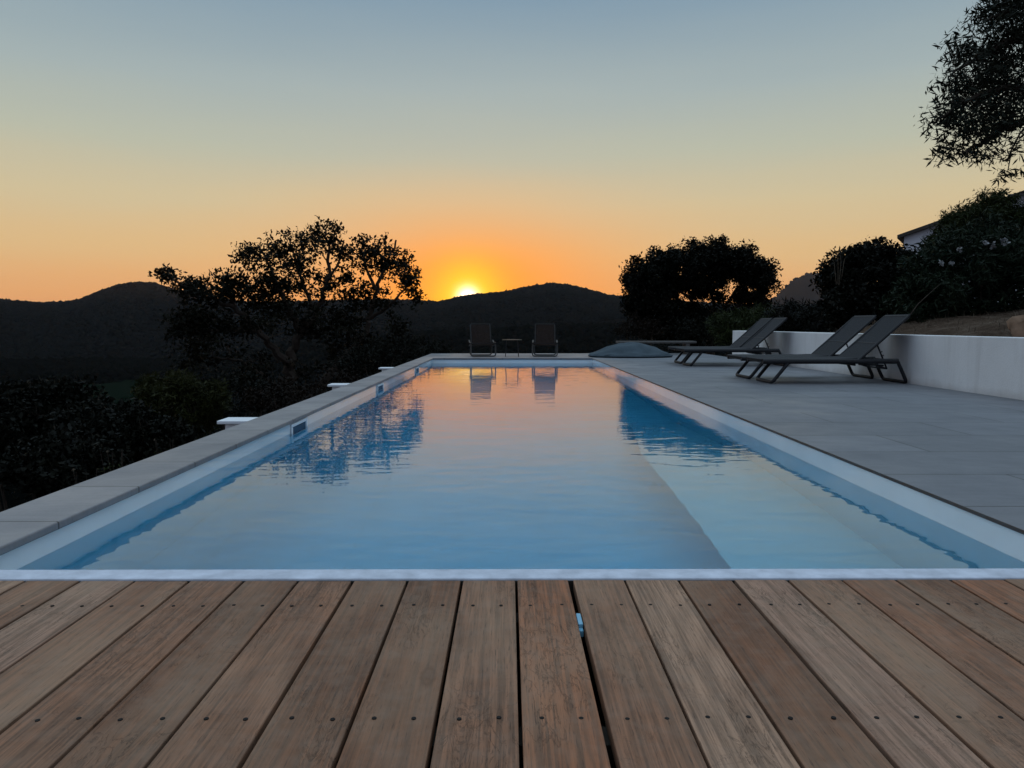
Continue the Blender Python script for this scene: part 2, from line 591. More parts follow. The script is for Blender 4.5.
M = {
    "deck": wood_deck_mat(),
    "terrace": tile_mat("grey porcelain terrace tiles", (.132, .133, .146), 1.2, 0.6, 0.5, 0.007, 0.5, jointcol=(.045, .044, .047)),
    "coping": tile_mat("pale stone coping slabs", (.205, .192, .194), 10.0, 0.56, 0.0, 0.005, 0.5, jointcol=(.06, .055, .05)),
    "liner": liner_mat(),
    "beam": plain("pale rendered beam", (.50, .52, .58), 0.85, 0.15, var=0.2, scale=14, bump=0.2),
    "white_wall": wall_mat(),
    "water": water_mat(),
    "edge": plain("brown edge trim", (.055, .04, .034), 0.45, 0.5),
    "frame": plain("charcoal powder coated metal", (.016, .016, .018), 0.6, 0.3, var=0.05),
    "sling": plain("charcoal mesh sling", (.030, .031, .034), 0.85, 0.15, var=0.12, scale=40, bump=0.4, bscale=500),
    "plastic": plain("white plastic", (.72, .73, .75), 0.5, 0.3, var=0.03),
    "painted_recess": plain("blue grey skimmer flap", (.035, .085, .14), 0.7, 0.2, var=0.06),
    "screw": plain("dark steel screw", (.012, .010, .009), 0.8, 0.2),
    "joist_and_shade": plain("dark joist", (.03, .025, .02), 0.9, 0.2),
    "concrete": plain("grey concrete", (.25, .24, .23), 0.9, 0.2),
    "bean": plain("blue grey beanbag fabric", (.045, .064, .078), 0.8, 0.2, var=0.15, scale=6, bump=0.3, bscale=200),
    "table_metal": plain("grey metal", (.05, .046, .043), 0.4, 0.4),
    "chair_sling": mesh_sling_mat("brown grey open weave sling", (.020, .013, .011), .45, .10),
    "bench_wood": plain("weathered grey bench wood", (.10, .092, .085), 0.8, 0.3, var=0.2, scale=20),
    "bark": plain("dark bark", (.05, .038, .03), 0.95, 0.1, var=0.35, scale=8, bump=0.8, bscale=30),
    "soil": None, "terrain": None,
    "roof": plain("clay roof tiles", (.06, .05, .045), 0.9, 0.2, var=0.25, scale=5),
    "house_wall": plain("white house render", (.62, .62, .66), 0.9, 0.2, var=0.04),
    "chimney": plain("grey chimney render", (.16, .18, .18), 0.9, 0.2),
    "petal": plain("white petals", (.24, .24, .24), 0.8, 0.2, var=0.08),
    "clip": plain("pale blue plastic spacer", (.16, .38, .52), 0.35, 0.5, var=0.05),
    "rock": plain("brown rock", (.19, .12, .08), 0.95, 0.1, var=0.4, scale=7, bump=0.8, bscale=12),
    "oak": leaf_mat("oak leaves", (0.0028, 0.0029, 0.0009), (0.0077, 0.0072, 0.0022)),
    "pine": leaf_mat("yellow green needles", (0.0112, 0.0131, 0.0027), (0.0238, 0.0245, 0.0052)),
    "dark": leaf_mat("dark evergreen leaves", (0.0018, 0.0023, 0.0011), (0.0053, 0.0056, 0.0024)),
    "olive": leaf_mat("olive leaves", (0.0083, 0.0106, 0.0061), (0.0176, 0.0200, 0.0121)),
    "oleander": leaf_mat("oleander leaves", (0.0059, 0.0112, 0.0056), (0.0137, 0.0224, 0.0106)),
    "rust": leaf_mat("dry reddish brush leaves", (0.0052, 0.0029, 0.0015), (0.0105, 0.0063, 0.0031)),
    "dry": leaf_mat("dry grass blades", (.07, .055, .038), (.14, .11, .08)),
    "wisp": leaf_mat("feathery green leaves", (0.0123, 0.0175, 0.0043), (0.0247, 0.0318, 0.0084)),
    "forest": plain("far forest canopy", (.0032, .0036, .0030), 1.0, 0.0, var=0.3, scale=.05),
}


def ground_mat(name, a, b_, c_, sc, bd=0.03):
    m, t, b = new_mat(name)
    co = t.node("ShaderNodeTexCoord").outputs["Object"]
    n1 = t.noise(co, sc, 6, 0.65)
    n2 = t.noise(co, sc * 9, 4, 0.6)
    t.put(b.inputs["Base Color"], t.ramp(t.math("MULTIPLY_ADD", n2, 0.4, t.math("MULTIPLY", n1, 0.6)), [(0.35, a), (0.5, b_), (0.68, c_)]))
    b.inputs["Roughness"].default_value = 1.0
    b.inputs["Specular IOR Level"].default_value = 0.0
    bn = t.node("ShaderNodeBump")
    bn.inputs["Strength"].default_value = 0.7
    bn.inputs["Distance"].default_value = bd
    t.put(bn.inputs["Height"], n2)
    t.put(b.inputs["Normal"], bn.outputs[0])
    return m


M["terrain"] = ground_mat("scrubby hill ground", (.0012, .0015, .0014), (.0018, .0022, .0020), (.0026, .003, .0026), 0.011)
M["field"] = ground_mat("green valley field", (.004, .0075, .0045), (.005, .009, .0055), (.006, .0105, .0065), 0.05)
M["soil"] = ground_mat("dry earth bank", (.035, .024, .018), (.075, .052, .038), (.15, .115, .088), 2.6, .07)

# ------------------------------------------------------------------ terrain: one sheet out to the horizon
RIDGE = [(-900, 306), (-300, 296), (0, 301), (40, 304), (66, 304), (84, 301), (104, 293), (122, 287), (140, 284), (158, 285), (180, 292),
         (215, 300), (260, 304), (330, 302), (395, 301), (440, 303), (458, 299), (472, 296.5), (500, 294), (520, 290), (536, 287), (552, 285),
         (566, 286), (585, 290), (606, 296), (630, 299), (680, 303), (740, 306), (800, 309), (900, 306), (1300, 296), (2000, 306)]
MID = [(-900, 350), (0, 362), (150, 366), (250, 356), (330, 346), (420, 333), (500, 324), (560, 320), (640, 320), (720, 318), (800, 316), (1000, 310), (2000, 312)]
FARH = [(-900, 330), (700, 330), (745, 312), (775, 298), (790, 282), (808, 275), (826, 276), (850, 284), (900, 295), (1000, 300), (2000, 330)]


def prof(tab, px):
    xs, ys = zip(*tab)
    return np.interp(px, xs, ys)


def fnoise(x, y, seed=0):
    """cheap smooth value noise, vectorised"""
    def h(ix, iy):
        n = (ix.astype(np.int64) * 374761393 + iy.astype(np.int64) * 668265263 + seed * 1442695041) & 0x7fffffff
        n = (n ^ (n >> 13)) * 1274126177 & 0x7fffffff
        return ((n ^ (n >> 16)) & 0xffff) / 65535.0
    ix, iy = np.floor(x), np.floor(y)
    fx, fy = x - ix, y - iy
    fx, fy = fx * fx * (3 - 2 * fx), fy * fy * (3 - 2 * fy)
    a, b_, c_, d_ = h(ix, iy), h(ix + 1, iy), h(ix, iy + 1), h(ix + 1, iy + 1)
    return (a * (1 - fx) + b_ * fx) * (1 - fy) + (c_ * (1 - fx) + d_ * fx) * fy - 0.5


def height(az, r):
    """terrain height at azimuth az (radians, 0 = along the pool) and distance r"""
    azc = np.clip(az, -1.2, 1.2)
    px = 509 + FPX * np.tan(azc)
    ca = np.cos(azc)
    zr = 0.68 + (325 - prof(RIDGE, px)) / FPX * 2600 * ca
    zm = 0.68 + (325 - prof(MID, px)) / FPX * 750 * ca
    zf = 0.68 + (325 - prof(FARH, px)) / FPX * 5200 * ca
    side = np.clip(np.sin(az), -1, 1)
    z20 = -2.6 - 1.6 * np.clip(-side * 2, 0, 1)
    z60 = -7.5 + 2.0 * np.clip(side * 2, -1, 1)
    z200 = -26 + 8.0 * np.clip(side * 2, -1, 1)
    z450 = -48 + 22 * np.clip((px - 300) / 300, 0, 1)
    z1100 = np.minimum(zm, zr) - 22
    xs = [0, 6, 20, 60, 200, 450, 750, 1150, 2000, 2600, 3300, 4200, 5200, 7000, 14000]
    zs = [np.full_like(az, -2.1), np.full_like(az, -2.15), z20, z60, z200, z450, zm, z1100, zr * 0.62 - 8, zr, zr * 0.45 - 60, zf * .5 - 60, zf, np.full_like(az, -120), np.full_like(az, -160)]
    out = np.zeros_like(r)
    lr = np.log(r + 6)
    lx = np.log(np.array(xs) + 6.0)
    for i in range(len(xs) - 1):
        m = (lr >= lx[i]) & (lr < lx[i + 1] if i < len(xs) - 2 else lr >= lx[i])
        if m.any():
            t = (lr[m] - lx[i]) / (lx[i + 1] - lx[i])
            t = t * t * (3 - 2 * t) * 0.6 + t * 0.4
            out[m] = zs[i][m] * (1 - t) + zs[i + 1][m] * t
    x, y = r * np.sin(az), r * np.cos(az)
    amp = np.clip((r - 25) / 400, 0, 1)
    away = np.abs(r - 2600) / 2600
    out += amp * 14 * np.clip(away * 2.2, 0.0, 1) * (fnoise(x / 230, y / 230, 1) + .5 * fnoise(x / 90, y / 90, 2))
    out += np.clip((r - 8) / 60, 0, 1) * 0.9 * fnoise(x / 9, y / 9, 3)
    return out


az_l = np.concatenate([np.arange(-180, -45, 3.0), np.arange(-45, 45, 0.2), np.arange(45, 180, 3.0)])
r_l = np.concatenate([[0.5], np.geomspace(3, 400, 60), np.geomspace(415, 3400, 90), np.geomspace(3600, 14000, 24)])
AZ, RR = np.meshgrid(np.radians(az_l), r_l, indexing="ij")
ZZ = height(AZ.ravel(), RR.ravel()).reshape(AZ.shape)
V = np.stack([RR * np.sin(AZ), RR * np.cos(AZ), ZZ], -1).reshape(-1, 3)
na, nr = AZ.shape
I = np.arange(na * nr).reshape(na, nr)
I2 = np.roll(I, -1, 0)
F = np.stack([I[:, :-1], I[:, 1:], I2[:, 1:], I2[:, :-1]], -1).reshape(-1, 4)
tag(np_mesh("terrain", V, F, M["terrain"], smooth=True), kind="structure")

# the small open field down in the valley
fa = np.radians(np.linspace(-31.5, -25.5, 26))
fr = np.linspace(455, 560, 14)
FA, FR = np.meshgrid(fa, fr, indexing="ij")
edge = 6 * np.sin(FA * 90)
FRe = FR + edge
FZ = height(FA.ravel(), FRe.ravel()).reshape(FA.shape) + 2.2
Vf = np.stack([FRe * np.sin(FA), FRe * np.cos(FA), FZ], -1).reshape(-1, 3)
n0, n1_ = FA.shape
I = np.arange(n0 * n1_).reshape(n0, n1_)
Ff = np.stack([I[:-1, :-1], I[:-1, 1:], I[1:, 1:], I[1:, :-1]], -1).reshape(-1, 4)
tag(np_mesh("field", Vf, Ff, M["field"], smooth=True), kind="structure")


# the woods on the far slopes: one mass of canopy lumps
def ico():
    b = bmesh.new()
    bmesh.ops.create_icosphere(b, subdivisions=1, radius=1)
    v = np.array([x.co[:] for x in b.verts])
    f = np.array([[q.index for q in x.verts] for x in b.faces])
    b.free()
    return v, f


iv, ifc = ico()


def lumps(az, r, size, sink=0.05):
    n = len(az)
    z = height(az, r)
    sc = size[:, None] * np.stack([rng.uniform(.8, 1.3, n), rng.uniform(.8, 1.3, n), rng.uniform(.6, 1.15, n)], -1)
    V = iv[None] * sc[:, None, :] * rng.uniform(.72, 1.25, (n, len(iv), 1))
    V = V + np.stack([r * np.sin(az), r * np.cos(az), z + size * sink], -1)[:, None, :]
    F = ifc[None] + (np.arange(n) * len(iv))[:, None, None]
    return V.reshape(-1, 3), F.reshape(-1, 3)


Vs, Fs, o_ = [], [], 0
for (n, r0, r1, s0, s1, a0, a1) in [(5200, 2560, 2640, 2.6, 5.5, -38, 38), (3000, 700, 790, 1.6, 3.2, -20, 38),
                                    (15000, 560, 1000, 2.2, 4.4, -38, 38), (24000, 1000, 1900, 3.5, 6.5, -38, 38), (22000, 1900, 2560, 4.5, 8, -38, 38), (6500, 230, 450, 1.2, 2.4, -38, 24), (500, 5100, 5250, 6, 12, 14, 38)]:
    a = np.radians(rng.uniform(a0, a1, n))
    r = rng.uniform(r0, r1, n)
    v, f = lumps(a, r, rng.uniform(s0, s1, n))
    Vs.append(v); Fs.append(f + o_); o_ += len(v)
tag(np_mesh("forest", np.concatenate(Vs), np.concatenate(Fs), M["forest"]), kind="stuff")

# ------------------------------------------------------------------ pool, terrace and deck
XL, XR = -1.585, 1.71          # inner faces of the pool
Y0, Y1 = 2.03, 15.2           # near and far inner faces
WZ = -0.105                    # water level

pool = empty("swimming_pool", (0, 8.6, 0))
tag(pool, "long white lined swimming pool with pale stone coping, full of blue water", "swimming pool")


def local(o, parent):
    """keep world coordinates under a parent that sits elsewhere"""
    o.parent = parent
    o.matrix_parent_inverse = Matrix.Translation(-Vector(parent.location))
    return o


b = MB()
b.box(-1.83, XR + .19, Y0 - .075, Y1 + .22, -1.85, -1.65)
b.box(-1.83, XL, Y0 - .075, Y1 + .22, -1.65, -0.031)
b.box(XR, XR + .19, Y0 - .075, Y1 + .22, -1.65, -0.0135)
b.box(XL, XR, Y1, Y1 + .22, -1.65, -0.031)
b.box(XL, XR, Y0 - .075, Y0, -1.65, -0.031)
cv = []
for k in range(13):
    a_ = math.pi + (math.pi / 2) * k / 12
    cv.append((XL + .7 + .7 * math.cos(a_), -.95 + .7 * math.sin(a_)))
cv = [(x + .002 * (k == 0), z + .003) for k, (x, z) in enumerate(cv)] + [(XL + .002, -1.645)]
A = [b.bm.verts.new((x, Y0 + .003, z)) for x, z in cv]
B = [b.bm.verts.new((x, Y1 - .003, z)) for x, z in cv]
b.bm.faces.new(A); b.bm.faces.new(B[::-1])
for k in range(len(cv)):
    b.bm.faces.new((A[k], A[(k + 1) % len(cv)], B[(k + 1) % len(cv)], B[k]))
local(b.build("basin", M["liner"], None, True), pool)
b = MB()
pv_ = [(Y0, -1.65), (Y0, -0.98), (5.4, -0.98), (7.6, -1.60), (7.6, -1.65)]
A = [b.bm.verts.new((.98 if z > -1.2 else (1.25 if y > 7 else 1.62), y, z)) for y, z in pv_]
B = [b.bm.verts.new((XR, y, z)) for y, z in pv_]
b.bm.faces.new(A); b.bm.faces.new(B[::-1])
for k in range(4):
    b.bm.faces.new((A[k], A[(k + 1) % 4], B[(k + 1) % 4], B[k]))
local(b.build("bench", M["liner"]), pool)
# left coping, slab by slab with open joints in the material
b = MB()
b.box(-1.86, -1.565, Y0 - .10, Y1 + .35, -0.03, 0.0, 0.006)
local(b.build("coping", M["coping"]), pool)
b = MB()
b.box(-1.84, -1.832, Y0 - .2, Y1 + .2, -3.2, -0.032)
local(b.build("outer_wall", M["white_wall"]), pool)
# the pale beam closing the near end
b = MB()
b.box(-1.564, 2.3, 1.940, 2.018, -0.03, 0.002, 0.004)
local(b.build("end_beam", M["beam"]), pool)
for yc in (5.53, 9.05, 12.7):
    fr = MB()
    x0, x1 = XL, XL + .014
    fr.box(x0, x1, yc - .21, yc + .21, -.062, -.038, .004)
    fr.box(x0, x1, yc - .21, yc + .21, -.235, -.208, .004)
    fr.box(x0, x1, yc - .21, yc - .18, -.2078, -.0622, .004)
    fr.box(x0, x1, yc + .18, yc + .21, -.2078, -.0622, .004)
    so = local(fr.build("skimmer", M["plastic"]), pool)
    fl = MB()  # flat panel for the open recess; its shade and blue reflection are colour
    fl.box(XL, XL + .004, yc - .179, yc + .179, -.207, -.063)
    fo = fl.build("painted_recess", M["painted_recess"], so)

wm = MB()
wm.box(XL - .02, XR + .02, Y0 - .02, Y1 + .02, -1.70, WZ)
tag(wm.build("water", M["water"]), kind="structure")

# terrace: right side and far end
b = MB()
b.box(XR, 4.66, -4.0, Y1 + 2.6, -0.0125, 0.0)
t1 = tag(b.build("terrace", M["terrace"]), kind="structure")
b = MB()
b.box(-1.86, XR - .0002, Y1 - .012, Y1 + 2.6, -0.03, -0.0005)
tag(b.build("terrace", M["terrace"]), kind="structure")
b = MB()
b.box(XR + .192, 4.66, -4.0, Y1 + 2.58, -2.6, -0.0135)
b.box(-1.82, XR + .188, Y1 + .222, Y1 + 2.58, -2.6, -0.033)
tag(b.build("terrace_foundation", M["concrete"]), kind="structure")
b = MB()
b.box(XR - .005, XR - .0006, Y0, Y1 - .014, -0.0130, 0.0015, 0.001)
local(b.build("edge_trim", M["edge"]), pool)

# wooden deck in front
deck = MB()
PITCHB = 0.1452
XG = 0.0187
edges = []
for i in range(-15, 19):
    gl, gr_ = 0.0036, 0.0036
    if i == 1: gl = 0.0070
    if i == 0: gr_ = 0.0070
    jx = random.uniform(-.0012, .0012)
    x0 = XG + PITCHB * i + gl + jx
    x1 = XG + PITCHB * (i + 1) - gr_ + jx
    deck.box(x0, x1, -1.4, 1.931 + random.uniform(-.003, .002), -0.03, random.uniform(-.0012, .0008), 0.0022, 2)
    edges.append((x0, x1))
do = deck.build("deck", M["deck"])
tag(do, kind="structure")
j = MB()
for y in (-0.85, -0.33, 0.19, 0.71, 1.232, 1.754):
    j.box(-2.1, 2.7, y - .03, y + .03, -0.13, -0.031)
j.box(-2.1, 2.7, 1.9335, 1.9385, -0.13, -0.004)  # added dark strip, painted shade in the gap between board ends and beam
j.build("joist_and_shade", M["joist_and_shade"], do)
sm = None
for k, (x0, x1) in enumerate(edges):
    c_ = (x0 + x1) / 2
    if abs(c_) > 1.75: continue
    for y in (0.71, 1.232, 1.754):
        if y < 1.0 and abs(c_) > 0.7: continue
        for s in (-1, 1):
            if sm is None:
                s_ = MB()
                s_.tube([(0, 0, -.003), (0, 0, .0012)], .0042, 10)
                so = s_.build("screw", M["screw"], do)
                sm = so
            else:
                so = sm.copy(); link(so, do)
            so.location = (c_ + s * .036 + random.uniform(-.003, .003), y + random.uniform(-.004, .004), 0.0)
b = MB()
b.box(-3.2, 4.6, -3.5, 1.932, -0.5, -0.22)
tag(b.build("deck_foundation", M["joist_and_shade"]), kind="structure")  # dark colour stands in for the shade seen through the board gaps
cl = MB()
p = P(581, 620, 1.0)
cx_, cy_ = XG + PITCHB, 1.675
cl.box(cx_ - .0056, cx_ + .0056, cy_ - .032, cy_ + .032, -.018, -.0015, .002)
cl.box(cx_ - .0052, cx_ + .0052, cy_ - .050, cy_ - .0325, -.026, -.010, .002)
tag(cl.build("spacer_clip", M["clip"]), "small pale blue plastic spacer wedged in the wide gap between deck boards", "spacer")

# ------------------------------------------------------------------ buttress pillars with caps along the outside of the pool
for i, (y, lab) in enumerate([(5.42, "square white pillar cap beside the coping, nearest the deck"),
                              (8.68, "white capped pillar beside the coping, middle of the three under the big tree"),
                              (12.05, "small white capped pillar beside the coping, closest to the far pool end")]):
    t = empty("pillar", (-1.98, y, -2.6))
    tag(t, lab, "pillar", "white capped pillars along the pool wall")
    b = MB(); b.box(-.08, .13, -.09, .10, -1.2, 2.563, .006); b.build("shaft", M["white_wall"], t)
    b = MB(); b.box(-.13, .116, -.11, .11, 2.565, 2.590, .005); b.build("cap", M["plastic"], t)

# ------------------------------------------------------------------ low white wall and the earth behind it
b = MB()
b.box(4.662, 4.86, -4.0, 15.45, -1.2, 0.565, 0.008)
tag(b.build("garden_wall", M["white_wall"]), "low white rendered wall running along the terrace behind the loungers", "wall")


def bank_z(x, y):
    u = np.clip((x - 4.8) / 1.5, 0, 1)
    z = 0.49 + 0.24 * u * u * (3 - 2 * u) + 0.11 * np.clip(x - 6.0, 0, 14) + 0.02 * np.clip(x - 20, 0, 400)
    z += 0.10 * fnoise(x * 1.3, y * 1.3, 5) * np.clip((x - 4.9) * 2, 0, 1) + 0.05 * fnoise(x * 4, y * 4, 6) * np.clip((x - 4.9) * 2, 0, 1)
    far = np.clip((y - 11.5) / 9.0, 0, 1) * np.clip(1.6 - (x - 5) / 9, 0, 1)
    return z - 2.4 * far * far * (3 - 2 * far) - np.clip((y - 34) / 30, 0, 3) * 6


bx_ = np.concatenate([np.linspace(4.84, 9, 50), np.linspace(9.3, 60, 50)])
by_ = np.concatenate([np.linspace(-8, 30, 130), np.linspace(31, 75, 24)])
BX, BY = np.meshgrid(bx_, by_, indexing="ij")
BZ = bank_z(BX, BY)
n0, n1_ = BX.shape
I = np.arange(n0 * n1_).reshape(n0, n1_)
top = np.stack([BX, BY, BZ], -1).reshape(-1, 3)
Fb = np.stack([I[:-1, :-1], I[1:, :-1], I[1:, 1:], I[:-1, 1:]], -1).reshape(-1, 4)
# skirts so that the bank is solid
sk = []
border = [I[0, :], I[-1, :], I[:, 0], I[:, -1]]
Vb = [top]; Fb = [Fb]; o_ = len(top)
for br in border:
    low = top[br].copy(); low[:, 2] = -14
    Vb.append(low)
    n = len(br)
    idx = np.arange(n) + o_
    Fb.append(np.stack([br[:-1], br[1:], idx[1:], idx[:-1]], -1))
    o_ += n
tag(np_mesh("earth_bank", np.concatenate(Vb), np.concatenate(Fb), M["soil"], smooth=True), kind="structure")


# dry grass on the bank
def blades(n, x0, x1, y0, y1, zf, h0, h1, wdt):
    x = rng.uniform(x0, x1, n); y = rng.uniform(y0, y1, n)
    z = zf(x, y)
    h = rng.uniform(h0, h1, n)
    a = rng.uniform(0, 2 * np.pi, n)
    lean = rng.uniform(.2, 1.1, n) * h
    px = np.stack([np.cos(a), np.sin(a), np.zeros(n)], -1)
    sd = np.stack([-np.sin(a), np.cos(a), np.zeros(n)], -1) * wdt
    b0 = np.stack([x, y, z - .01], -1)
    mid = b0 + px * (lean * .35)[:, None]; mid[:, 2] += h * .6
    tip = b0 + px * lean[:, None]; tip[:, 2] += h
    V = np.stack([b0 - sd, b0 + sd, mid + sd * .6, mid - sd * .6, tip], 1)
    idx = np.arange(n)[:, None] * 5
    F = np.concatenate([np.stack([idx + 0, idx + 1, idx + 2], -1).reshape(-1, 3), np.stack([idx + 0, idx + 2, idx + 3], -1).reshape(-1, 3),
                        np.stack([idx + 3, idx + 2, idx + 4], -1).reshape(-1, 3)])
    return V.reshape(-1, 3), F


v, f = blades(1500, 4.9, 8.5, 5.0, 14, bank_z, .03, .12, .0035)
tag(np_mesh("dry_grass", v, f, M["dry"]), kind="stuff")

# boulder at the right-hand end of the bank
bm = bmesh.new()
bmesh.ops.create_icosphere(bm, subdivisions=4, radius=1)
for vv in bm.verts:
    n = mnoise.fractal(vv.co * 1.7, 1.0, 2.0, 5)
    vv.co = Vector((vv.co.x * .34, vv.co.y * .42, vv.co.z * .40)) * (1 + .42 * n)
mb = MB(); mb.bm.free(); mb.bm = bm
rk = mb.build("boulder", M["rock"], smooth=True)
rk.location = (5.46, 7.35, .52)
tag(rk, "brown rough boulder sitting on the earth bank above the white wall", "rock")

# ------------------------------------------------------------------ sun loungers
LX0, LX1 = 2.93, 4.60


def make_lounger():
    """length along +x (foot to head), width along y, origin on the ground under the foot end, near side"""
    t = empty("sun_lounger")
    Wd = .58
    rail_z = .262
    piv = 1.11
    L = 1.57                         # rail ends
    f = MB()
    for y in (.016, Wd - .016):
        f.tube([(.0, y, rail_z), (L, y, rail_z)], .026, 10, flat=1.2)
    f.tube([(.02, .016, rail_z), (.02, Wd - .016, rail_z)], .018, 8)
    f.tube([(piv, .016, rail_z - .01), (piv, Wd - .016, rail_z - .01)], .014, 8)
    f.tube([(L - .02, .016, rail_z), (L - .02, Wd - .016, rail_z)], .018, 8)
    # lower ratchet rails
    for y in (.05, Wd - .05):
        f.tube([(piv + .02, y, rail_z - .035), (L - .15, y, rail_z - .05)], .011, 6)
    f.build("frame", M["frame"], t, True)
    a = MB()
    a.tube(fillet([(.30, .016, rail_z - .02), (.12, .016, .018), (.12, Wd - .016, .018), (.30, Wd - .016, rail_z - .02)], .05), .020, 10)
    a.build("leg", M["frame"], t, True)
    a = MB()
    a.tube(fillet([(L - .04, .016, rail_z), (L - .005, .016, rail_z), (1.68, .016, .018), (1.68, Wd - .016, .018), (L - .005, Wd - .016, rail_z), (L - .04, Wd - .016, rail_z)], .05), .020, 10)
    a.build("leg", M["frame"], t, True)
    s = MB()
    pts = []
    for k in range(13):
        u = k / 12
        x = -.015 + (piv + .0) * u
        z = .298 - .012 * math.sin(math.pi * u) - .012 * max(0, 1 - u * 6)
        pts.append(((x, .012, z), (x, Wd - .012, z)))
    s.sheet(pts, .012)
    s.build("seat", M["sling"], t, False)
    # backrest
    ba = R(42)
    bl = .76
    ca, sa = math.cos(ba), math.sin(ba)
    s = MB()
    pts = []
    for k in range(9):
        u = k / 8
        sag = .012 * math.sin(math.pi * u)
        x = piv + .01 + ca * bl * u + sa * sag
        z = .296 + sa * bl * u - ca * sag
        pts.append(((x, .012, z), (x, Wd - .012, z)))
    s.sheet(pts, .012)
    br = s.build("backrest", M["sling"], t)
    f = MB()
    for y in (.016, Wd - .016):
        f.tube([(piv, y, .272), (piv + ca * bl, y, .272 + sa * bl)], .017, 8)
    f.tube([(piv + ca * bl, .016, .272 + sa * bl), (piv + ca * bl, Wd - .016, .272 + sa * bl)], .016, 8)
    f.tube([(piv + ca * .3, .016, .265 + sa * .3), (piv + ca * .3, Wd - .016, .265 + sa * .3)], .011, 8)
    f.build("back_frame", M["frame"], br, True)
    # prop with ratchet teeth
    f = MB()
    for y in (.05, Wd - .05):
        a0, a1 = Vector((piv + ca * .3, y, .262 + sa * .3)), Vector((1.46, y, .175))
        f.tube([a0, a1], .0095, 6)
        for q in (.35, .5, .65, .8):
            c0 = a0.lerp(a1, q)
            f.tube([c0, c0 + Vector((.022, 0, .012))], .006, 6)
    f.tube([(1.46, .05, .175), (1.46, Wd - .05, .175)], .010, 8)
    f.tube([(1.46, .05, .175), (1.36, .05, .205)], .010, 8)
    f.tube([(1.46, Wd - .05, .175), (1.36, Wd - .05, .205)], .010, 8)
    f.build("prop", M["frame"], t, True)
    return t


def copy_tree(o, parent=None):
    c = o.copy()
    C.objects.link(c)
    if parent is not None: c.parent = parent
    for ch in [q for q in bpy.data.objects if q.parent == o]:
        copy_tree(ch, c)
    return c


lg0 = make_lounger()
labels = ["charcoal sun lounger nearest the camera, back legs almost touching the white wall",
          "charcoal sun lounger just beyond the nearest one, backrest side by side with it",
          "charcoal sun lounger of the farther pair, the one on the camera's side",
          "charcoal sun lounger at the far end of the row, closest to the beanbag"]
for i, (x, y, rz) in enumerate([(LX0, 8.52, 0.0), (LX0 - .02, 9.25, .6), (LX0 - .05, 12.15, 0.4), (LX0 - .03, 12.92, -.5)]):
    o = lg0 if i == 0 else copy_tree(lg0)
    o.location = (x, y, 0)
    o.rotation_euler.z = R(rz)
    tag(o, labels[i], "sun lounger", "charcoal sun loungers on the terrace")


# ------------------------------------------------------------------ two low chairs and a small table at the far end
def make_chair():
    """faces -y, origin on the ground under the middle"""
    t = empty("lounge_chair")
    Wd = .56
    h = Wd / 2 - .016
    f = MB()
    for x in (-h, h):
        f.tube([(x, -.30, .285), (x, .20, .225)], .015, 8)
    f.tube([(-h, -.30, .285), (h, -.30, .285)], .014, 8)
    f.tube([(-h, .20, .225), (h, .20, .225)], .012, 8)
    f.build("frame", M["frame"], t, True)
    a = MB()
    a.tube(fillet([(-h, -.27, .28), (-h, -.33, .016), (h, -.33, .016), (h, -.27, .28)], .05), .014, 8)
    a.build("leg", M["table_metal"], t, True)
    a = MB()
    a.tube(fillet([(-h + .03, .12, .235), (-h + .03, .36, .016), (h - .03, .36, .016), (h - .03, .12, .235)], .05), .014, 8)
    a.build("leg", M["table_metal"], t, True)
    s = MB()
    s.sheet([((-h + .015, -.32 + .52 * k / 6, .298 - .06 * k / 6 - .025 * math.sin(math.pi * k / 6)), (h - .015, -.32 + .52 * k / 6, .298 - .06 * k / 6 - .025 * math.sin(math.pi * k / 6))) for k in range(7)], .012)
    s.build("seat", M["chair_sling"], t)
    s = MB()
    s.sheet([((-h + .06, .20 + .30 * k / 6, .245 + .44 * k / 6), (h - .06, .20 + .30 * k / 6, .245 + .44 * k / 6)) for k in range(7)], .012)
    b_ = s.build("backrest", M["chair_sling"], t)
    f = MB()
    hb = h - .045
    f.tube(fillet([(-hb, .20, .225), (-hb, .505, .70), (hb, .505, .70), (hb, .20, .225)], .05), .012, 8)
    f.build("back_frame", M["frame"], b_, True)
    # small arm stubs
    for x in (-h, h):
        f = MB()
        f.tube([(x, -.32, .302), (x, .12, .302), (x, .26, .345)], .014, 8, flat=.6)
        f.build("arm", M["table_metal"], t, True)
    return t


ch = make_chair()
pc = P(545, 350, 16.15)
ch.location = (pc.x, 16.2, 0)
ch.rotation_euler.z = R(-3)
tag(ch, "low brown sling chair right of the small table, facing the pool", "chair", "pair of low chairs at the far end of the pool")
c2 = copy_tree(ch)
pc = P(482, 350, 16.15)
c2.location = (pc.x, 16.2, 0)
c2.rotation_euler.z = R(7)
tag(c2, "low brown sling chair left of the small table, directly under the setting sun", "chair", "pair of low chairs at the far end of the pool")

pt = P(512, 350, 16.1)
t = empty("side_table", (pt.x, 16.1, 0))
tag(t, "small thin topped metal side table standing between the two low chairs", "side table")
b = MB(); b.tube([(0, 0, .352), (0, 0, .366)], .215, 28); b.build("tabletop", M["table_metal"], t, True)
for k in range(4):
    a = math.pi / 4 + k * math.pi / 2
    b = MB(); b.tube([(math.cos(a) * .17, math.sin(a) * .17, .351), (math.cos(a) * .20, math.sin(a) * .20, 0)], .0085, 8)
    b.build("leg", M["frame"], t, True)

